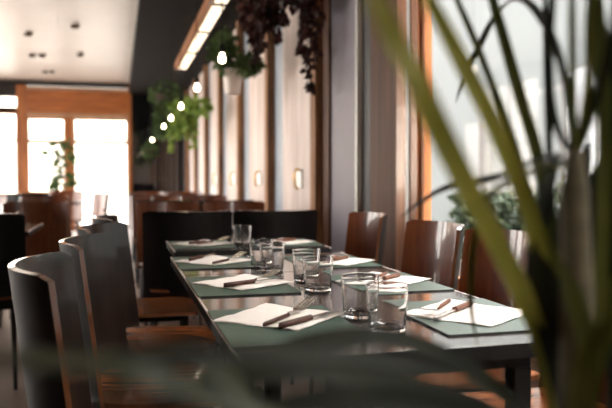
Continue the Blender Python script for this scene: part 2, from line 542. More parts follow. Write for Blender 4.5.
def chair_seat_bm():
    bm = bmesh.new()
    NU, NV = 16, 14
    xb, xf, hw = -0.222, 0.19, 0.222
    T, Bt = [], []
    for j in range(NV + 1):
        v = j / NV
        x = xb + (xf - xb) * v
        hwx = hw * (0.90 + 0.10 * min(1, v * 2.5))
        if v > 0.72:
            e = (v - 0.72) / 0.28
            hwx *= math.sqrt(1 - 0.72 * e ** 3)
        ra, rb = [], []
        for i in range(NU + 1):
            s = -1 + 2 * i / NU
            z = 0.452 + 0.012 * s * s - 0.006 * math.sin(PI * v) 
            if v > 0.75:
                z -= 0.022 * ((v - 0.75) / 0.25) ** 2
            ra.append(bm.verts.new((x, hwx * s, z + 0.007)))
            rb.append(bm.verts.new((x, hwx * s, z - 0.007)))
        T.append(ra); Bt.append(rb)
    for j in range(NV):
        for i in range(NU):
            bm.faces.new((T[j][i], T[j + 1][i], T[j + 1][i + 1], T[j][i + 1])).material_index = 0
            bm.faces.new((Bt[j][i], Bt[j][i + 1], Bt[j + 1][i + 1], Bt[j + 1][i])).material_index = 0
    for i in range(NU):
        bm.faces.new((T[0][i], T[0][i + 1], Bt[0][i + 1], Bt[0][i])).material_index = 1
        bm.faces.new((T[NV][i + 1], T[NV][i], Bt[NV][i], Bt[NV][i + 1])).material_index = 1
    for j in range(NV):
        bm.faces.new((T[j + 1][0], T[j][0], Bt[j][0], Bt[j + 1][0])).material_index = 1
        bm.faces.new((T[j][NU], T[j + 1][NU], Bt[j + 1][NU], Bt[j][NU])).material_index = 1
    return bm

def make_chair():
    t = thing('dining_chair', 'x', 'chair')
    obj('seat', chair_seat_bm(), [M['seat_wood'], M['ply_edge']], t, smooth=True, angle=40)
    obj('backrest', chair_back_bm(), [M['walnut'], M['black_stain'], M['ply_edge']], t, smooth=True, angle=40)
    bm = bmesh.new()
    for s in (-1, 1):
        tube(bm, [(-0.17, 0.165 * s, 0.432), (0.13, 0.165 * s, 0.432)], 0.011)
    for x in (-0.14, 0.10):
        tube(bm, [(x, -0.165, 0.432), (x, 0.165, 0.432)], 0.010)
    obj('seat_frame', bm, M['black_metal'], t, smooth=True, angle=50)
    for sx, x0, x1 in ((0, -0.155, -0.215), (1, 0.115, 0.135)):
        for s in (-1, 1):
            obj('leg', tube(bmesh.new(), [(x0, 0.165 * s, 0.43), (x1, 0.19 * s, 0.0)], [0.015, 0.010], n=12), M['black_metal'], t, smooth=True, angle=50)
    return t

chair0 = make_chair()
dark_back = None
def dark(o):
    # the aisle row gets a darker veneer on its inner backrest faces
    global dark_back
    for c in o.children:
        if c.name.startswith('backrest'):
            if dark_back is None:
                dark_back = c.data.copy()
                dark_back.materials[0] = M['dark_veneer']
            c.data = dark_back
first = [True]
def chair(x, y, rz, label, group):
    if first[0]:
        first[0] = False
        chair0.location = (x, y, 0); chair0.rotation_euler = (0, 0, R(rz))
        chair0['label'] = label; chair0['group'] = group
        return chair0
    return dup(chair0, (x, y, 0), R(rz), label, group)

GL = 'chairs on the aisle side of the laid tables'
GR = 'chairs on the window side of the laid tables'
chair(0.072, 1.555, 0, 'dark plywood chair nearest the camera, white sheen along its curved top edge', GL)
chair(0.128, 2.098, -9, 'dark plywood chair second along the aisle, overlapped by the nearest backrest', GL)
chair(0.148, 2.655, -15, 'dark plywood chair third along the aisle, tall backrest grey with sheen', GL)
chair(0.17, 3.36, -2, 'dark chair fourth along the aisle, at the separate far laid table', GL)
chair(1.005, 1.54, 180, 'walnut chair beside the window almost hidden behind the palm leaves', GR)
chair(0.995, 2.06, 180, 'walnut chair by the window, backrest cut across by the broad olive palm blade', GR)
chair(0.98, 2.555, 180, 'copper brown walnut chair by the window, standing clear left of the palm blade', GR)
chair(0.985, 3.345, 180, 'walnut chair in front of the lavender door beside the far laid table', GR)

GB = 'chairs at the tables further down the right side'
# tables beyond: chairs with their backs to us, then chairs facing us
def fwd(y, la, lb):
    chair(0.3555, y, 90, la, GB); chair(0.8355, y, 90, lb, GB)
def bck(y, la, lb):
    chair(0.355, y + 0.02, -88, la, GB); chair(0.8365, y, -90, lb, GB)
fwd(4.04, 'black chair seen from behind past the far laid table, aisle side of the pair',
    'black chair seen from behind past the far laid table, wall side of the pair')
bck(5.15, 'copper brown chair facing us behind the black backed pair, on the aisle side', 'copper brown chair facing us behind the black backed pair, next to the timber wall')
fwd(5.95, 'dark backed chair at the second empty table down the timber wall, aisle side', 'dark backed chair at the second empty table down the timber wall, wall side')
bck(7.15, 'copper brown chair facing us at the second empty table, aisle side', 'copper brown chair facing us at the second empty table, wall side')
fwd(8.05, 'dark backed chair at the third empty table down the timber wall, aisle side', 'dark backed chair at the third empty table down the timber wall, wall side')
bck(9.3, 'copper brown chair facing us, aisle side of the pair before the dark glass wall', 'copper brown chair facing us, timber wall side of the pair before the dark glass')

GX = 'chairs at the tables left of the aisle'
chair(-0.665, 4.02, 82, 'big black chair back at the left edge of the photo', GX)
chair(-1.20, 4.05, 95, 'black chair back cut off by the left edge, beside the big black one', GX)
chair(-0.62, 5.5, -94, 'copper topped chair facing us just above the big black chair back', GX)
chair(-1.12, 5.45, -88, 'copper topped chair facing us at the left edge of the photo', GX)
chair(-0.66, 7.32, -75, 'orange lit chair facing us below the plant by the window', GX)
chair(-1.30, 7.3, -92, 'walnut chair facing us below the left back window', GX)
chair(-0.40, 8.9, -160, 'dark chair turned aside in front of the glass door', GX)
chair(-1.05, 9.3, 90, 'dark chair at the farthest table left of the aisle', GX)
chair(-0.75, 10.9, -90, 'walnut chair facing us on the far side of the farthest left table', GX)

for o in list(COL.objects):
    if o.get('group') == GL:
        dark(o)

# ------------------------------------------------------------------ tables
def table(name, label, x0, x1, y0, y1, legs, group):
    t = thing(name, label, 'table', ((x0 + x1) / 2, (y0 + y1) / 2, 0), 0, group)
    hx, hy = (x1 - x0) / 2, (y1 - y0) / 2
    bm = bxm(-hx, hx, -hy, hy, 0.722, 0.75, 0.001)
    for f in bm.faces:
        f.material_index = 0 if f.normal.z > 0.5 or f.calc_center_median().z > 0.7497 else 1
    obj('tabletop', bm, [M['table_top'], M['black_metal']], t)
    obj('edge_strip', bxm(-hx - 0.0005, -hx + 0.0045, -hy, hy, 0.7455, 0.7503), M['table_edge'], t)
    obj('edge_strip', bxm(hx - 0.0045, hx + 0.0005, -hy, hy, 0.7455, 0.7503), M['table_edge'], t)
    if legs:
        for (lx, ly) in legs:
            obj('leg', bxm(lx - 0.018, lx + 0.018, ly - 0.018, ly + 0.018, 0, 0.69, 0.003), M['black_metal'], t)
        xs = [l[0] for l in legs]; ys = [l[1] for l in legs]
        for y in (min(ys), max(ys)):
            obj('apron', bxm(min(xs) - 0.018, max(xs) + 0.018, y - 0.012, y + 0.012, 0.69, 0.722), M['black_metal'], t)
    else:
        obj('column', tube(bmesh.new(), [(0, 0, 0.03), (0, 0, 0.70)], 0.032, 16), M['black_metal'], t, smooth=True, angle=40)
        obj('base_plate', bxm(-0.11, 0.11, -0.19, 0.19, 0, 0.03, 0.004), M['black_metal'], t)
        obj('top_plate', bxm(-0.14, 0.14, -0.14, 0.14, 0.70, 0.722), M['black_metal'], t)
    return t

GT = 'laid tables pushed along the window'
X0, X1 = 0.19, 0.876
table('dining_table', 'dark dining table nearest the camera, laid for four with green mats', X0, X1, 1.155, 2.238,
      [(-0.155, -0.475), (0.21, -0.475), (-0.155, 0.475), (0.21, 0.475)], GT)
table('dining_table', 'small dark table butted against the far end of the nearest table', X0, X1, 2.246, 2.785, None, GT)
table('dining_table', 'small dark table standing apart beyond a gap, single tumbler at its middle', 0.22, 0.90, 3.005, 3.50, None, GT)
GE = 'empty tables further down the room'
for (x0, x1, y0, y1, lab) in ((0.25, 0.95, 4.28, 4.95, 'empty dark table directly behind the black backed pair of chairs'),
                              (0.25, 0.95, 6.2, 6.9, 'empty dark table second down the timber wall'),
                              (0.25, 0.95, 8.35, 9.05, 'empty dark table farthest down the timber wall'),
                              (-1.3, -0.5, 4.35, 5.15, 'empty dark table behind the big black chair at the left edge'),
                              (-1.5, -0.5, 6.3, 7.0, 'empty dark table before the orange lit chair, left of the aisle'),
                              (-1.2, -0.5, 9.6, 10.45, 'empty dark table nearest the glass door, left of the aisle')):
    table('dining_table', lab, x0, x1, y0, y1, None, GE)

# ------------------------------------------------------------------ place settings
def rounded_slab(hx, hy, z0, z1, r, n=5):
    bm = bmesh.new()
    pts = []
    for cx, cy, a0 in ((hx - r, hy - r, 0), (-hx + r, hy - r, 90), (-hx + r, -hy + r, 180), (hx - r, -hy + r, 270)):
        for k in range(n + 1):
            a = R(a0 + 90 * k / n)
            pts.append((cx + r * math.cos(a), cy + r * math.sin(a)))
    top = [bm.verts.new((x, y, z1)) for x, y in pts]
    bot = [bm.verts.new((x, y, z0)) for x, y in pts]
    bm.faces.new(top).material_index = 0
    bm.faces.new(bot[::-1]).material_index = 1
    N = len(pts)
    for i in range(N):
        bm.faces.new((bot[i], bot[(i + 1) % N], top[(i + 1) % N], top[i])).material_index = 1
    return bm

def napkin_bm(side):
    """paper napkin folded once, upper layer a touch skewed, soft waves"""
    bm = bmesh.new()
    h = side / 2
    def layer(z, sk, lift, n=8):
        g = [[bm.verts.new((-h + side * i / n + sk * (j / n), -h + side * j / n - sk * (i / n),
                            z + 0.0012 * math.sin(2.2 * i + 1.3 * j) * (1 if lift else 0.2) + (lift * max(0, (i + j - 1.3 * n) / (0.7 * n)) ** 2 if lift else 0))) for j in range(n + 1)] for i in range(n + 1)]
        for i in range(n):
            for j in range(n):
                bm.faces.new((g[i][j], g[i + 1][j], g[i + 1][j + 1], g[i][j + 1]))
    layer(0.0008, 0.0, 0)
    layer(0.0028, 0.004, 0.004)
    return bm

def handle_bm(L, w0, w1, t):
    bm = bmesh.new()
    n = 10
    rings = []
    for i in range(n + 1):
        u = i / n
        w = w0 + (w1 - w0) * u
        w *= math.sqrt(max(0.05, 1 - max(0, (0.10 - u) / 0.10) ** 2)) if u < 0.10 else 1
        ring = []
        for k in range(10):
            a = 2 * PI * k / 10
            ring.append(bm.verts.new((L * u, w * math.cos(a), t * math.sin(a))))
        rings.append(ring)
    for a, b2 in zip(rings[:-1], rings[1:]):
        for k in range(10):
            bm.faces.new((a[k], a[(k + 1) % 10], b2[(k + 1) % 10], b2[k]))
    bm.faces.new(rings[0][::-1]); bm.faces.new(rings[-1])
    return bm

def flat_outline(bm, top, z0fn, th):
    """strip between left/right outline lists with thickness; top: list of (x, yl, yr)"""
    A = []
    for (x, yl, yr) in top:
        z = z0fn(x)
        A.append([bm.verts.new((x, yl, z + th)), bm.verts.new((x, yr, z + th)), bm.verts.new((x, yr, z)), bm.verts.new((x, yl, z))])
    for a, b2 in zip(A[:-1], A[1:]):
        for k in range(4):
            bm.faces.new((a[k], a[(k + 1) % 4], b2[(k + 1) % 4], b2[k]))
    bm.faces.new(A[0]); bm.faces.new(A[-1][::-1])

def make_fork(hm):
    t = thing('fork', 'x', 'fork')
    obj('handle', handle_bm(0.115, 0.0050, 0.0036, 0.0045), hm, t, smooth=True, angle=60)
    bm = bmesh.new()
    zf = lambda x: 0.004 - 0.003 * min(1, max(0, (x - 0.115) / 0.04)) + 0.015 * min(1, max(0, (x - 0.150) / 0.08)) ** 1.3
    flat_outline(bm, [(0.113, -0.003, 0.003), (0.130, -0.0025, 0.0025), (0.150, -0.004, 0.004), (0.158, -0.011, 0.011), (0.168, -0.0145, 0.0145), (0.176, -0.0145, 0.0145)], zf, 0.002)
    for q in range(4):
        y = -0.0123 + q * 0.0082
        flat_outline(bm, [(0.176, y - 0.0022, y + 0.0022), (0.205, y - 0.002, y + 0.002), (0.230, y - 0.0012, y + 0.0012)], zf, 0.002)
    obj('tines', bm, M['steel'], t)
    return t

def make_knife(hm):
    t = thing('knife', 'x', 'knife')
    obj('handle', handle_bm(0.105, 0.0085, 0.0075, 0.006), hm, t, smooth=True, angle=60)
    bm = bmesh.new()
    flat_outline(bm, [(0.103, -0.004, 0.004), (0.112, -0.005, 0.005), (0.125, -0.0085, 0.006), (0.17, -0.010, 0.006), (0.20, -0.0085, 0.006), (0.215, -0.003, 0.0055), (0.221, 0.002, 0.004)], lambda x: -0.0005, 0.0014)
    obj('blade', bm, M['steel'], t)
    return t

fork_d, knife_d = make_fork(M['handle']), make_knife(M['handle'])
fork_p, knife_p = make_fork(M['handle_pale']), make_knife(M['handle_pale'])
used = set()
def place(src, x, y, z, rz, label, group):
    if id(src) not in used:
        used.add(id(src))
        src.location = (x, y, z); src.rotation_euler = (0, 0, R(rz)); src['label'] = label; src['group'] = group
        return src
    return dup(src, (x, y, z), R(rz), label, group)

mat_me = None
def setting(mx, my, nx, ny, nrot, where, nside, fk, kn, fork, knife):
    global mat_me
    if mat_me is None:
        mo = obj('placemat', rounded_slab(0.134, 0.182, 0, 0.004, 0.004), [M['mat'], M['mat_edge']])
        mat_me = mo.data
    else:
        mo = link(bpy.data.objects.new('placemat', mat_me))
    mo.location = (mx, my, 0.75)
    tag(mo, 'green placemat ' + where, 'placemat', 'green placemats on the tables')
    no = obj('napkin', napkin_bm(nside), M['napkin'], smooth=True)
    no.location = (nx, ny, 0.7542); no.rotation_euler = (0, 0, R(nrot))
    tag(no, 'white paper napkin lying on the mat ' + where, 'napkin', 'paper napkins on the mats')
    place(fork, fk[0], fk[1], fk[3], fk[2], 'wooden handled fork on the napkin ' + where, 'forks')
    place(knife, kn[0], kn[1], kn[3], kn[2], 'wooden handled knife on the napkin ' + where, 'knives')

ZN = 0.7542 + 0.0095
W = ['at the aisle place nearest the camera', 'at the second aisle place', 'at the third aisle place', 'on the separate far table, aisle side',
     'at the window place nearest the camera', 'at the second window place', 'at the third window place', 'on the separate far table, window side']
setting(0.325, 1.425, 0.328, 1.482, 47, W[0], 0.205, (0.272, 1.372, 51, ZN), (0.300, 1.355, 39, ZN), fork_d, knife_d)
setting(0.326, 1.985, 0.338, 2.005, 34, W[1], 0.205, (0.292, 1.903, 45, ZN + 0.001), (0.272, 1.915, 30, ZN), fork_d, knife_d)
setting(0.327, 2.55, 0.325, 2.570, 40, W[2], 0.205, (0.305, 2.425, 53, ZN + 0.001), (0.24, 2.56, 58, ZN), fork_d, knife_d)
setting(0.360, 3.25, 0.365, 3.27, 36, W[3], 0.205, (0.33, 3.165, 45, ZN + 0.001), (0.30, 3.215, 38, ZN), fork_d, knife_d)
setting(0.738, 1.418, 0.738, 1.425, 36, W[4], 0.215, (0.757, 1.545, 231, ZN), (0.790, 1.500, 222, ZN), fork_p, knife_p)
setting(0.737, 1.93, 0.745, 1.955, 40, W[5], 0.205, (0.790, 2.04, 228, ZN), (0.815, 2.0, 222, ZN), fork_p, knife_p)
setting(0.737, 2.47, 0.755, 2.45, 42, W[6], 0.205, (0.79, 2.54, 226, ZN), (0.815, 2.5, 222, ZN), fork_p, knife_p)
setting(0.755, 3.25, 0.755, 3.26, 40, W[7], 0.205, (0.79, 3.34, 226, ZN), (0.815, 3.31, 222, ZN), fork_p, knife_p)

# tumblers
bm = bmesh.new()
lathe(bm, [(0.0, 0.0), (0.0330, 0.0), (0.0362, 0.003), (0.0372, 0.014), (0.0418, 0.0900), (0.0424, 0.0918), (0.0408, 0.0922), (0.0404, 0.0900),
           (0.0360, 0.012), (0.0335, 0.0075), (0.0, 0.0065)], 40)
g0 = obj('drinking_glass', bm, M['glass'], smooth=True, angle=60)
for i, (x, y, lab) in enumerate(((0.512, 1.322, 'clear tumbler nearest the camera, in front of another tumbler'),
                                 (0.505, 1.468, 'clear tumbler standing right behind the nearest tumbler'),
                                 (0.516, 1.848, 'clear tumbler at the middle of the nearest table, in front of its twin'),
                                 (0.533, 2.035, 'clear tumbler peeking out behind the twin at the middle of the table'),
                                 (0.483, 2.285, 'clear tumbler on the second small table, the front one of two overlapping'),
                                 (0.470, 2.40, 'clear tumbler on the second small table, mostly behind its neighbour'),
                                 (0.533, 3.165, 'clear tumbler alone on the separate far table'))):
    o = g0 if i == 0 else link(g0.copy())
    o.location = (x, y, 0.75)
    tag(o, lab, 'glass', 'tumblers on the laid tables')

# ------------------------------------------------------------------ pendant bulbs
def make_bulb():
    t = thing('pendant_bulb', 'x', 'pendant light')
    bm = bmesh.new()
    lathe(bm, [(0, -0.022), (0.011, -0.0205), (0.019, -0.013), (0.0215, 0.0), (0.019, 0.013), (0.013, 0.028), (0.011, 0.038), (0, 0.038)], 20)
    obj('bulb', bm, M['bulb'], t, smooth=True)
    obj('socket', lathe(bmesh.new(), [(0, 0.039), (0.015, 0.039), (0.017, 0.05), (0.017, 0.085), (0.006, 0.095), (0, 0.095)], 16), M['black_metal'], t, smooth=True, angle=50)
    obj('cord', tube(bmesh.new(), [(0, 0, 0.095), (0, 0, 2.93 - 1.785)], 0.004, 6), M['black_metal'], t)
    return t
b0 = make_bulb()
bl = ['nearest lit bulb, beside the white plant pot', 'second lit bulb in the row', 'third lit bulb in the row', 'fourth lit bulb, near the lime green plant',
      'fifth lit bulb, below the lime green plant', 'sixth lit bulb, against the dark glass', 'lit bulb at the far end of the row']
for i, y in enumerate((4.41, 5.87, 7.41, 8.86, 10.3, 12.0, 13.9)):
    lab = bl[i] + ', on a dark cord'
    if i == 0:
        b0.location = (0.62, y, 1.785); b0['label'] = lab; b0['group'] = 'row of hanging bulbs'
    else:
        dup(b0, (0.62, y, 1.785), 0, lab, 'row of hanging bulbs')

# long lit fixture
lt = thing('linear_light', 'long glowing cream light box in a copper wood frame under the dark ceiling', 'light fixture', (0.80, 0, 2.5))
obj('housing', bxm(-0.065, 0.075, 3.6, 9.6, 0.02, 0.09), M['black_paint'], lt)
bm = bmesh.new()
box(bm, -0.075, -0.035, 3.6, 9.6, -0.01, 0.08)
obj('side_board', bm, M['copper_wood'], lt)
obj('diffuser', bxm(-0.035, 0.075, 3.6, 9.6, 0.0, 0.02), M['diffuser'], lt)
for y in (4.8, 5.95, 7.1, 8.3):
    obj('divider', bxm(-0.036, 0.08, y, y + 0.05, -0.012, 0.0), M['black_metal'], lt)
for y in (4.2, 6.6, 9.0):
    obj('cable', tube(bmesh.new(), [(0, y, 0.088), (0, y, 0.4295)], 0.004, 6), M['black_metal'], lt)

# ceiling spots
sp0 = None
for (x, y, lab) in ((-1.394, 12.87, 'dark ceiling spotlight, the left one of a pair mid ceiling'), (-1.232, 12.83, 'dark ceiling spotlight, the right one of a pair mid ceiling'),
                    (-1.366, 14.75, 'dark ceiling spotlight of the farther pair, left one'), (-1.24, 14.72, 'dark ceiling spotlight of the farther pair, right one'),
                    (-1.238, 10.97, 'dark ceiling spotlight nearest to us with a white ring'), (-0.557, 10.25, 'dark ceiling spotlight by itself near the bulkhead'),
                    (-0.609, 12.57, 'small pale ceiling spotlight near the copper shop front')):
    t = thing('ceiling_spotlight', lab, 'spotlight', (x, y, 3.15), 0, 'spotlights in the ceiling')
    obj('housing', lathe(bmesh.new(), [(0, 0), (0.055, 0), (0.055, -0.05), (0.045, -0.055), (0, -0.03)], 20), M['wicker'], t, smooth=True, angle=40)
    obj('rim', lathe(bmesh.new(), [(0.056, 0), (0.07, 0), (0.066, -0.008), (0.056, -0.008)], 20, closed=True), M['white_trim'], t, smooth=True, angle=40)

# wall hooks on the whitewashed panels
for i, lab in enumerate(('white and brass coat hook on the nearest whitewashed panel', 'coat hook on the second whitewashed panel', 'coat hook on the third whitewashed panel',
                         'coat hook on the fourth whitewashed panel')):
    y = 5.62 + 1.72 * i
    t = thing('coat_hook', lab, 'hook', (XW - 0.0215, y, 1.06), 0, 'hooks on the whitewashed panels')
    obj('backplate', bxm(-0.012, 0, -0.06, 0.13, -0.085, 0.07, 0.003), M['white_trim'], t)
    obj('hook', tube(bmesh.new(), [(-0.012, -0.02, 0.06), (-0.045, -0.02, 0.07), (-0.06, -0.02, 0.03), (-0.055, -0.02, -0.07), (-0.03, -0.02, -0.09)], 0.011, 10), M['brass'], t, smooth=True)

# ------------------------------------------------------------------ hanging plants
def hang(name, label, cat, loc, hgt, lm, pot_mat, pot_prof, blobs, n, size, trails=(), cord_top=2.93, tm=None):
    t = thing(name, label, cat, loc, 0)
    obj('pot', lathe(bmesh.new(), pot_prof, 24), pot_mat, t, smooth=True, angle=40)
    bm = bmesh.new()
    def fn():
        c, rad = random.choice(blobs)
        d = Vector((random.gauss(0, 1), random.gauss(0, 1), random.gauss(0, 1))).normalized()
        r = random.random() ** 0.4
        p = Vector(c) + Vector((d.x * rad[0], d.y * rad[1], d.z * rad[2])) * r
        return p, d
    leaf_cloud(bm, fn, n, size)
    obj('foliage', bm, lm, t, recalc=False)
    for tr in trails:
        bm = bmesh.new()
        pts = catmull(tr, 8)
        tube(bm, pts, 0.003, 5)
        def fn2():
            p = random.choice(pts)
            return p + Vector((random.uniform(-.012, .012), random.uniform(-.012, .012), 0)), (random.uniform(-1, 1), random.uniform(-1, 1), -0.3)
        leaf_cloud(bm, fn2, 16 * len(tr), size * 0.8)
        obj('vine', bm, tm or lm, t, recalc=False)
    bm = bmesh.new()
    rr, zz = max(pot_prof, key=lambda q: q[0])
    apex = min(zz + hgt, cord_top - loc[2] - 0.02)
    for k in range(3):
        a = 2 * PI * k / 3
        tube(bm, [(rr * math.cos(a), rr * math.sin(a), zz), (0, 0, apex)], 0.003, 5)
    tube(bm, [(0, 0, apex), (0, 0, cord_top - loc[2])], 0.004, 5)
    obj('hanger', bm, M['black_metal'], t)
    return t

pot = [(0, -0.1), (0.062, -0.1), (0.068, -0.09), (0.085, 0.095), (0.092, 0.10), (0.092, 0.115), (0.08, 0.115), (0.078, 0.08), (0, 0.08)]
hang('hanging_plant', 'bushy green plant in a white pot hanging by the whitewashed wall', 'hanging plant', (0.97, 6.25, 1.89), 0.6, M['leaf_bush'], M['terracotta_white'], pot,
     [((0, 0, 0.20), (0.16, 0.16, 0.12)), ((-0.07, 0, 0.27), (0.10, 0.12, 0.12)), ((0.12, -0.15, 0.13), (0.08, 0.1, 0.05)), ((-0.05, 0.1, 0.36), (0.07, 0.1, 0.1))], 420, 0.075)
bas = [(0, -0.12), (0.10, -0.11), (0.16, 0.0), (0.165, 0.04), (0.15, 0.04), (0.145, 0.0), (0, 0.02)]
rnd = random.Random(5)
tr = []
for (dx, dy, L) in ((-0.05, -0.2, 0.5), (-0.02, 0.3, 0.45), (0.18, -0.75, 0.85), (0.22, -0.68, 0.72), (0.15, -0.70, 0.62), (0.2, -0.85, 0.7), (-0.03, 0.2, 0.36), (-0.05, 0.05, 0.3), (0.1, -0.15, 0.42), (0.0, 0.28, 0.5), (0.03, 0.33, 0.5), (0.2, -0.5, 0.35), (0.1, -0.35, 0.30)):
    tr.append([(0, 0, 0.04), (dx * 0.6, dy * 0.6, 0.12), (dx, dy, -L * 0.35), (dx + rnd.uniform(-.02, .02), dy + rnd.uniform(-.03, .03), -L * 0.75), (dx + rnd.uniform(-.03, .03), dy, -L)])
hang('hanging_plant', 'big dark red trailing plant in a basket hanging at the top', 'hanging plant', (1.08, 5.50, 2.52), 0.25, M['leaf_red'], M['wicker'], bas,
     [((0, 0, 0.06), (0.13, 0.36, 0.14)), ((0.04, -0.55, -0.02), (0.14, 0.35, 0.18)), ((0.0, 0.12, -0.04), (0.13, 0.25, 0.2)), ((0.08, -0.85, -0.14), (0.12, 0.25, 0.16)), ((0.0, 0.05, -0.16), (0.11, 0.32, 0.14))], 3000, 0.075, tr)
tr = [[(0, 0, 0.0), (-0.15, -0.1, 0.05), (-0.2, -0.15, -0.3), (-0.18, -0.15, -0.55)], [(0, 0, 0), (0.1, -0.2, 0.05), (0.12, -0.25, -0.3), (0.1, -0.25, -0.5)],
      [(0, 0, 0), (0.12, -0.25, 0.0), (0.2, -0.6, -0.05), (0.2, -0.75, -0.15)]]
hang('hanging_plant', 'lime green plant lit by the bulbs in front of the dark glass wall', 'hanging plant', (0.86, 9.7, 1.98), 0.55, M['leaf_lime'], M['wicker'], bas,
     [((0, -0.05, -0.02), (0.19, 0.19, 0.14)), ((-0.02, -0.1, -0.22), (0.13, 0.13, 0.15)), ((0.12, -0.3, 0.02), (0.2, 0.25, 0.08))], 520, 0.09, tr)
hang('hanging_plant', 'dark green plant hanging farther back above the lime green one', 'hanging plant', (0.72, 11.6, 2.35), 0.4, M['leaf_bush'], M['wicker'], bas,
     [((0, 0, 0.05), (0.24, 0.24, 0.2)), ((0, 0, -0.25), (0.16, 0.16, 0.22)), ((-0.05, 0, -0.5), (0.12, 0.12, 0.16))], 520, 0.09)
hang('hanging_plant', 'small green plant hanging low before the dark glass, farthest back', 'hanging plant', (0.55, 13.2, 1.55), 0.6, M['leaf_bush'], M['wicker'],
     [(r * 0.6, z * 0.6) for r, z in bas], [((0, 0, 0.02), (0.13, 0.13, 0.12))], 160, 0.07)
hang('hanging_plant', 'rust coloured hanging plant peeking in at the top left corner', 'hanging plant', (-0.475, 3.5, 2.02), 0.5, M['leaf_rust'], M['wicker'], bas,
     [((0, 0, 0.05), (0.16, 0.16, 0.09)), ((0.05, -0.05, -0.02), (0.1, 0.1, 0.07))], 220, 0.06, cord_top=3.15)

# floor plant by the back windows
t = thing('potted_plant', 'tall green potted plant standing by the back window', 'potted plant', (-1.05, 14.2, 0))
obj('pot', lathe(bmesh.new(), [(0, 0), (0.15, 0), (0.2, 0.38), (0.17, 0.38), (0.165, 0.33), (0, 0.33)], 24), M['planter'], t, smooth=True, angle=40)
bm = bmesh.new()
def fnp():
    z = random.uniform(0.8, 1.75)
    a = random.uniform(0, 2 * PI)
    r = random.uniform(0, 0.24) * (1.2 - abs(z - 1.3))
    return (r * math.cos(a), r * math.sin(a), z), (math.cos(a), math.sin(a), 0.3)
leaf_cloud(bm, fnp, 130, 0.16)
obj('foliage', bm, M['leaf_bush'], t, recalc=False)
obj('stem', tube(bmesh.new(), [(0, 0, 0.33), (0.02, 0, 0.9), (0, 0.01, 1.6)], [0.014, 0.01, 0.005], 8), M['cane'], t)

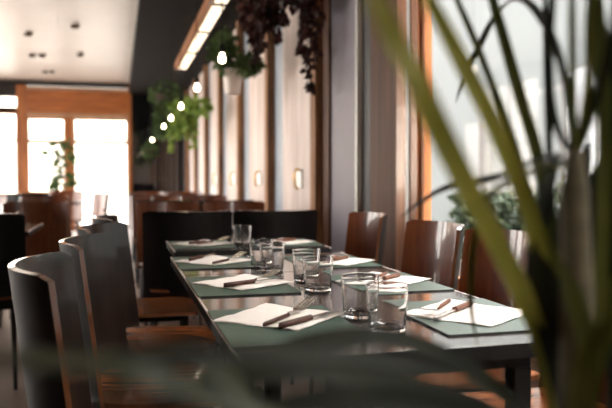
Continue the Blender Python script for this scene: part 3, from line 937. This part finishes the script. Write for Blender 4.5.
# ------------------------------------------------------------------ foreground palm
LEAVES = {
  'a': [(0.388, 0.572, 0.809), (0.357, 0.542, 0.889), (0.326, 0.521, 0.942), (0.284, 0.493, 0.995), (0.244, 0.463, 1.036), (0.209, 0.432, 1.07), (0.176, 0.401, 1.102), (0.147, 0.368, 1.123), (0.126, 0.343, 1.14), (0.107, 0.327, 1.156)],
  'b': [(0.402, 0.589, 0.802), (0.38, 0.579, 0.938), (0.35, 0.559, 1.018), (0.303, 0.532, 1.086), (0.258, 0.504, 1.134), (0.216, 0.476, 1.176), (0.191, 0.462, 1.2)],
  'c': [(0.416, 0.606, 0.795), (0.417, 0.632, 0.948), (0.401, 0.661, 1.069), (0.375, 0.693, 1.177), (0.354, 0.711, 1.243), (0.341, 0.726, 1.289)],
  'd': [(0.417, 0.606, 0.795), (0.422, 0.631, 0.948), (0.422, 0.655, 1.059), (0.412, 0.682, 1.143), (0.396, 0.71, 1.245), (0.388, 0.724, 1.292)],
  'e': [(0.421, 0.605, 0.795), (0.425, 0.629, 0.928), (0.432, 0.653, 1.059), (0.44, 0.675, 1.176), (0.45, 0.698, 1.289)],
  'f': [(0.37, 0.524, 1.062), (0.375, 0.535, 1.126), (0.381, 0.546, 1.188), (0.387, 0.557, 1.243)],
  'g': [(0.37, 0.524, 1.062), (0.369, 0.506, 1.122), (0.358, 0.49, 1.174), (0.354, 0.482, 1.218)],
  'h': [(0.37, 0.524, 1.062), (0.365, 0.548, 1.105), (0.373, 0.568, 1.156), (0.388, 0.587, 1.215), (0.404, 0.605, 1.258)],
  'i': [(0.37, 0.524, 1.062), (0.378, 0.504, 1.122), (0.375, 0.485, 1.167), (0.376, 0.477, 1.218)],
  'j': [(0.37, 0.524, 1.062), (0.381, 0.584, 1.069), (0.38, 0.666, 1.051), (0.366, 0.752, 1.04), (0.358, 0.815, 1.02), (0.351, 0.858, 1.001)],
  'k': [(0.37, 0.524, 1.062), (0.362, 0.578, 1.056), (0.363, 0.649, 1.033), (0.375, 0.706, 0.983), (0.389, 0.741, 0.911), (0.406, 0.755, 0.852)],
  'l': [(0.37, 0.524, 1.062), (0.407, 0.601, 1.163), (0.441, 0.698, 1.234), (0.462, 0.776, 1.265), (0.47, 0.836, 1.257), (0.471, 0.876, 1.23), (0.46, 0.898, 1.191), (0.447, 0.9, 1.153)],
  'm': [(0.381, 0.513, 0.831), (0.401, 0.532, 0.919), (0.42, 0.551, 1.022), (0.434, 0.572, 1.123), (0.442, 0.594, 1.22), (0.452, 0.614, 1.264)],
  'n': [(0.36, 0.498, 0.838), (0.349, 0.472, 0.895), (0.333, 0.457, 0.938), (0.318, 0.452, 0.969), (0.304, 0.446, 0.992)],
  'o': [(0.352, 0.5, 0.838), (0.338, 0.474, 0.88), (0.325, 0.448, 0.915), (0.325, 0.428, 0.941), (0.328, 0.408, 0.962)],
  'p': [(0.463, 0.594, 0.795), (0.479, 0.615, 0.928), (0.493, 0.636, 1.049), (0.501, 0.648, 1.154), (0.52, 0.669, 1.286)],
  'q': [(0.37, 0.536, 0.819), (0.277, 0.48, 0.883), (0.197, 0.43, 0.923), (0.127, 0.387, 0.947), (0.068, 0.351, 0.961), (0.013, 0.325, 0.969), (-0.028, 0.304, 0.975), (-0.059, 0.292, 0.979)],
  'r': [(0.368, 0.537, 0.819), (0.287, 0.497, 0.865), (0.209, 0.457, 0.901), (0.143, 0.434, 0.923), (0.093, 0.416, 0.934), (0.052, 0.406, 0.932), (0.015, 0.395, 0.924)],
  's': [(0.37, 0.536, 0.815), (0.316, 0.531, 0.865), (0.259, 0.527, 0.903), (0.204, 0.521, 0.924), (0.143, 0.506, 0.929), (0.094, 0.488, 0.92), (0.063, 0.464, 0.905)],
  't': [(0.368, 0.537, 0.815), (0.277, 0.479, 0.864), (0.201, 0.438, 0.896), (0.142, 0.413, 0.913), (0.102, 0.403, 0.917), (0.064, 0.392, 0.916)],
  'u': [(0.353, 0.52, 0.823), (0.222, 0.451, 0.833), (0.124, 0.396, 0.879), (0.079, 0.378, 0.916), (0.052, 0.365, 0.946), (0.031, 0.361, 0.96), (0.009, 0.366, 0.952), (-0.01, 0.371, 0.933)],
  'y': [(0.365, 0.537, 0.815), (0.236, 0.448, 0.847), (0.147, 0.39, 0.888), (0.077, 0.348, 0.926), (0.034, 0.318, 0.953), (0.004, 0.306, 0.969), (-0.028, 0.304, 0.976), (-0.061, 0.303, 0.98)],
  'v': [(0.383, 0.553, 0.817), (0.375, 0.579, 0.901), (0.383, 0.6, 0.973), (0.403, 0.618, 1.029), (0.436, 0.642, 1.08)],
  'w': [(0.403, 0.569, 0.809), (0.369, 0.539, 0.876), (0.347, 0.525, 0.923), (0.335, 0.519, 0.967), (0.324, 0.513, 1.001)],
}
for i, (sx, sy, dx, dy, dz) in enumerate(((.41, .60, .02, .02, .26), (.415, .61, .05, .03, .30), (.40, .58, -.02, .0, .22), (.425, .60, .045, -.03, .24), (.43, .62, .075, .02, .33),
                                    (.42, .59, .03, -.05, .20), (.435, .61, .09, -.01, .27), (.41, .59, .0, -.04, .17), (.43, .60, .07, -.05, .30), (.44, .62, .11, .02, .36), (.40, .57, -.05, -.03, .20), (.42, .6, .06, .0, .2))):
    LEAVES['x%d' % i] = [(sx, sy, 0.79), (sx + dx * .25, sy + dy * .25, 0.79 + dz * .4), (sx + dx * .6, sy + dy * .6, 0.79 + dz * .75), (sx + dx * 1.15, sy + dy * 1.15, 0.79 + dz)]
# leaf: (width in m, material, surface normal hint)
N0 = (-0.5, -0.8, 0.35)
STYLE = {
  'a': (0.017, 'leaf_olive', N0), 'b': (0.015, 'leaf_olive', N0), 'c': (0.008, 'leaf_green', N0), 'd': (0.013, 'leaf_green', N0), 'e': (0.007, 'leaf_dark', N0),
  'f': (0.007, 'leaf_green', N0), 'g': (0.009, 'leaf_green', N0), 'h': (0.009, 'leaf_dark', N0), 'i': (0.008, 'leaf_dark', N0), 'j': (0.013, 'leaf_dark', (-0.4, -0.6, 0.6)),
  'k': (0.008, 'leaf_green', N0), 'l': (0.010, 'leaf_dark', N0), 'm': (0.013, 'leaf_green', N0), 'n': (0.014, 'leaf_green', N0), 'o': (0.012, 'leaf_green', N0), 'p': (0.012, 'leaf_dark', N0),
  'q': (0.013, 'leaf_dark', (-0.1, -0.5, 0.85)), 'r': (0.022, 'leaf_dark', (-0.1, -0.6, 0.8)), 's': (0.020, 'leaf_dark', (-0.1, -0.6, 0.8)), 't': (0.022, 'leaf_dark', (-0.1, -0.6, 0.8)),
  'u': (0.016, 'leaf_lit_tint', (-0.1, -0.5, 0.85)), 'y': (0.015, 'leaf_lit_tint', (-0.1, -0.5, 0.85)), 'v': (0.018, 'leaf_dark', N0), 'w': (0.018, 'leaf_dark', N0),
}
PX, PY = 0.43, 0.62
palm = thing('potted_palm', 'tall potted palm close to the camera with blurred strap leaves', 'potted plant', (PX, PY, 0))
obj('planter', lathe(bmesh.new(), [(0, 0), (0.12, 0), (0.13, 0.01), (0.165, 0.42), (0.17, 0.44), (0.15, 0.44), (0.145, 0.40), (0.0, 0.40)], 32), M['planter'], palm, smooth=True, angle=40)
obj('soil', lathe(bmesh.new(), [(0, 0.405), (0.145, 0.401)], 24), M['soil'], palm)

def leaf_bm(pts, w, hint):
    bm = bmesh.new()
    P = catmull([(p[0] - PX, p[1] - PY, p[2]) for p in pts], 6)
    n = len(P)
    hint = Vector(hint).normalized()
    rows = []
    for i, p in enumerate(P):
        t = (P[min(i + 1, n - 1)] - P[max(i - 1, 0)]).normalized()
        nn = (hint - t * hint.dot(t)).normalized()
        s = t.cross(nn)
        u = i / (n - 1)
        ww = w * min(1, 0.45 + u * 2.2) * (max(0.02, 1 - ((u - 0.55) / 0.45) ** 2.2) ** 0.8 if u > 0.55 else 1) / 2
        th = nn * 0.0005
        fold = nn * ww * 0.25
        ring = [p + s * ww + fold + th, p + th, p - s * ww + fold + th, p - s * ww + fold - th, p - th, p + s * ww + fold - th]
        rows.append([bm.verts.new(q) for q in ring])
    for a, b2 in zip(rows[:-1], rows[1:]):
        for k in range(6):
            bm.faces.new((a[k], a[(k + 1) % 6], b2[(k + 1) % 6], b2[k]))
    bm.faces.new(rows[0][::-1]); bm.faces.new(rows[-1])
    return bm
for key, pts in LEAVES.items():
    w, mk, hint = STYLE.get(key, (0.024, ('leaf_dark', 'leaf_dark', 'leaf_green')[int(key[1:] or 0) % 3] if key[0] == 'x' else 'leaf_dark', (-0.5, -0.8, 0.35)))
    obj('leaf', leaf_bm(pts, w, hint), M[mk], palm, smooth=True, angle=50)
def loc(p): return (p[0] - PX, p[1] - PY, p[2])
obj('cane', tube(bmesh.new(), [loc(p) for p in ((0.405, 0.57, 0.39), (0.356, 0.499, 0.847), (0.359, 0.503, 0.952), (0.364, 0.515, 1.041), (0.371, 0.525, 1.074))], [0.015, 0.0135, 0.013, 0.011, 0.006], 14), M['cane'], palm, smooth=True, angle=50)
obj('cane', tube(bmesh.new(), [loc(p) for p in ((0.405, 0.60, 0.39), (0.40, 0.585, 0.7), (0.395, 0.575, 0.84))], [0.016, 0.014, 0.011], 14), M['cane'], palm, smooth=True, angle=50)

# ------------------------------------------------------------------ light
w = bpy.data.worlds.new('world')
SC.world = w
w.use_nodes = True
bg = w.node_tree.nodes['Background']
bg.inputs['Color'].default_value = (1.0, 0.95, 0.90, 1)
bg.inputs['Strength'].default_value = 10.0

def portal(name, loc, rot, sx, sy):
    ld = bpy.data.lights.new(name, 'AREA')
    ld.shape = 'RECTANGLE'; ld.size = sx; ld.size_y = sy
    ld.cycles.is_portal = True
    o = link(bpy.data.objects.new(name, ld))
    o.location = loc; o.rotation_euler = rot
    return o
for i, (a, b2) in enumerate(wins):
    portal('portal_left', (XL - 0.05, (a + b2) / 2, 1.5), (0, R(-90), 0), 2.8, b2 - a)
portal('portal_right', (XW + 0.05, 0.8, 1.65), (0, R(90), 0), 2.2, 4.9)
portal('portal_back', (-2.0, YB - 0.02, 1.25), (R(-90), 0, 0), 4.3, 2.5)

vs = SC.view_settings
vs.view_transform = 'Standard'
vs.look = 'None'
vs.gamma = 1.0
vs.use_curve_mapping = False
vs.exposure = 0.84
SC.cycles.use_denoising = True
SC.cycles.max_bounces = 14
SC.cycles.transmission_bounces = 14
SC.cycles.glossy_bounces = 6
SC.cycles.transparent_max_bounces = 12
SC.cycles.caustics_refractive = True
SC.cycles.blur_glossy = 1.0
SC.cycles.sample_clamp_indirect = 8
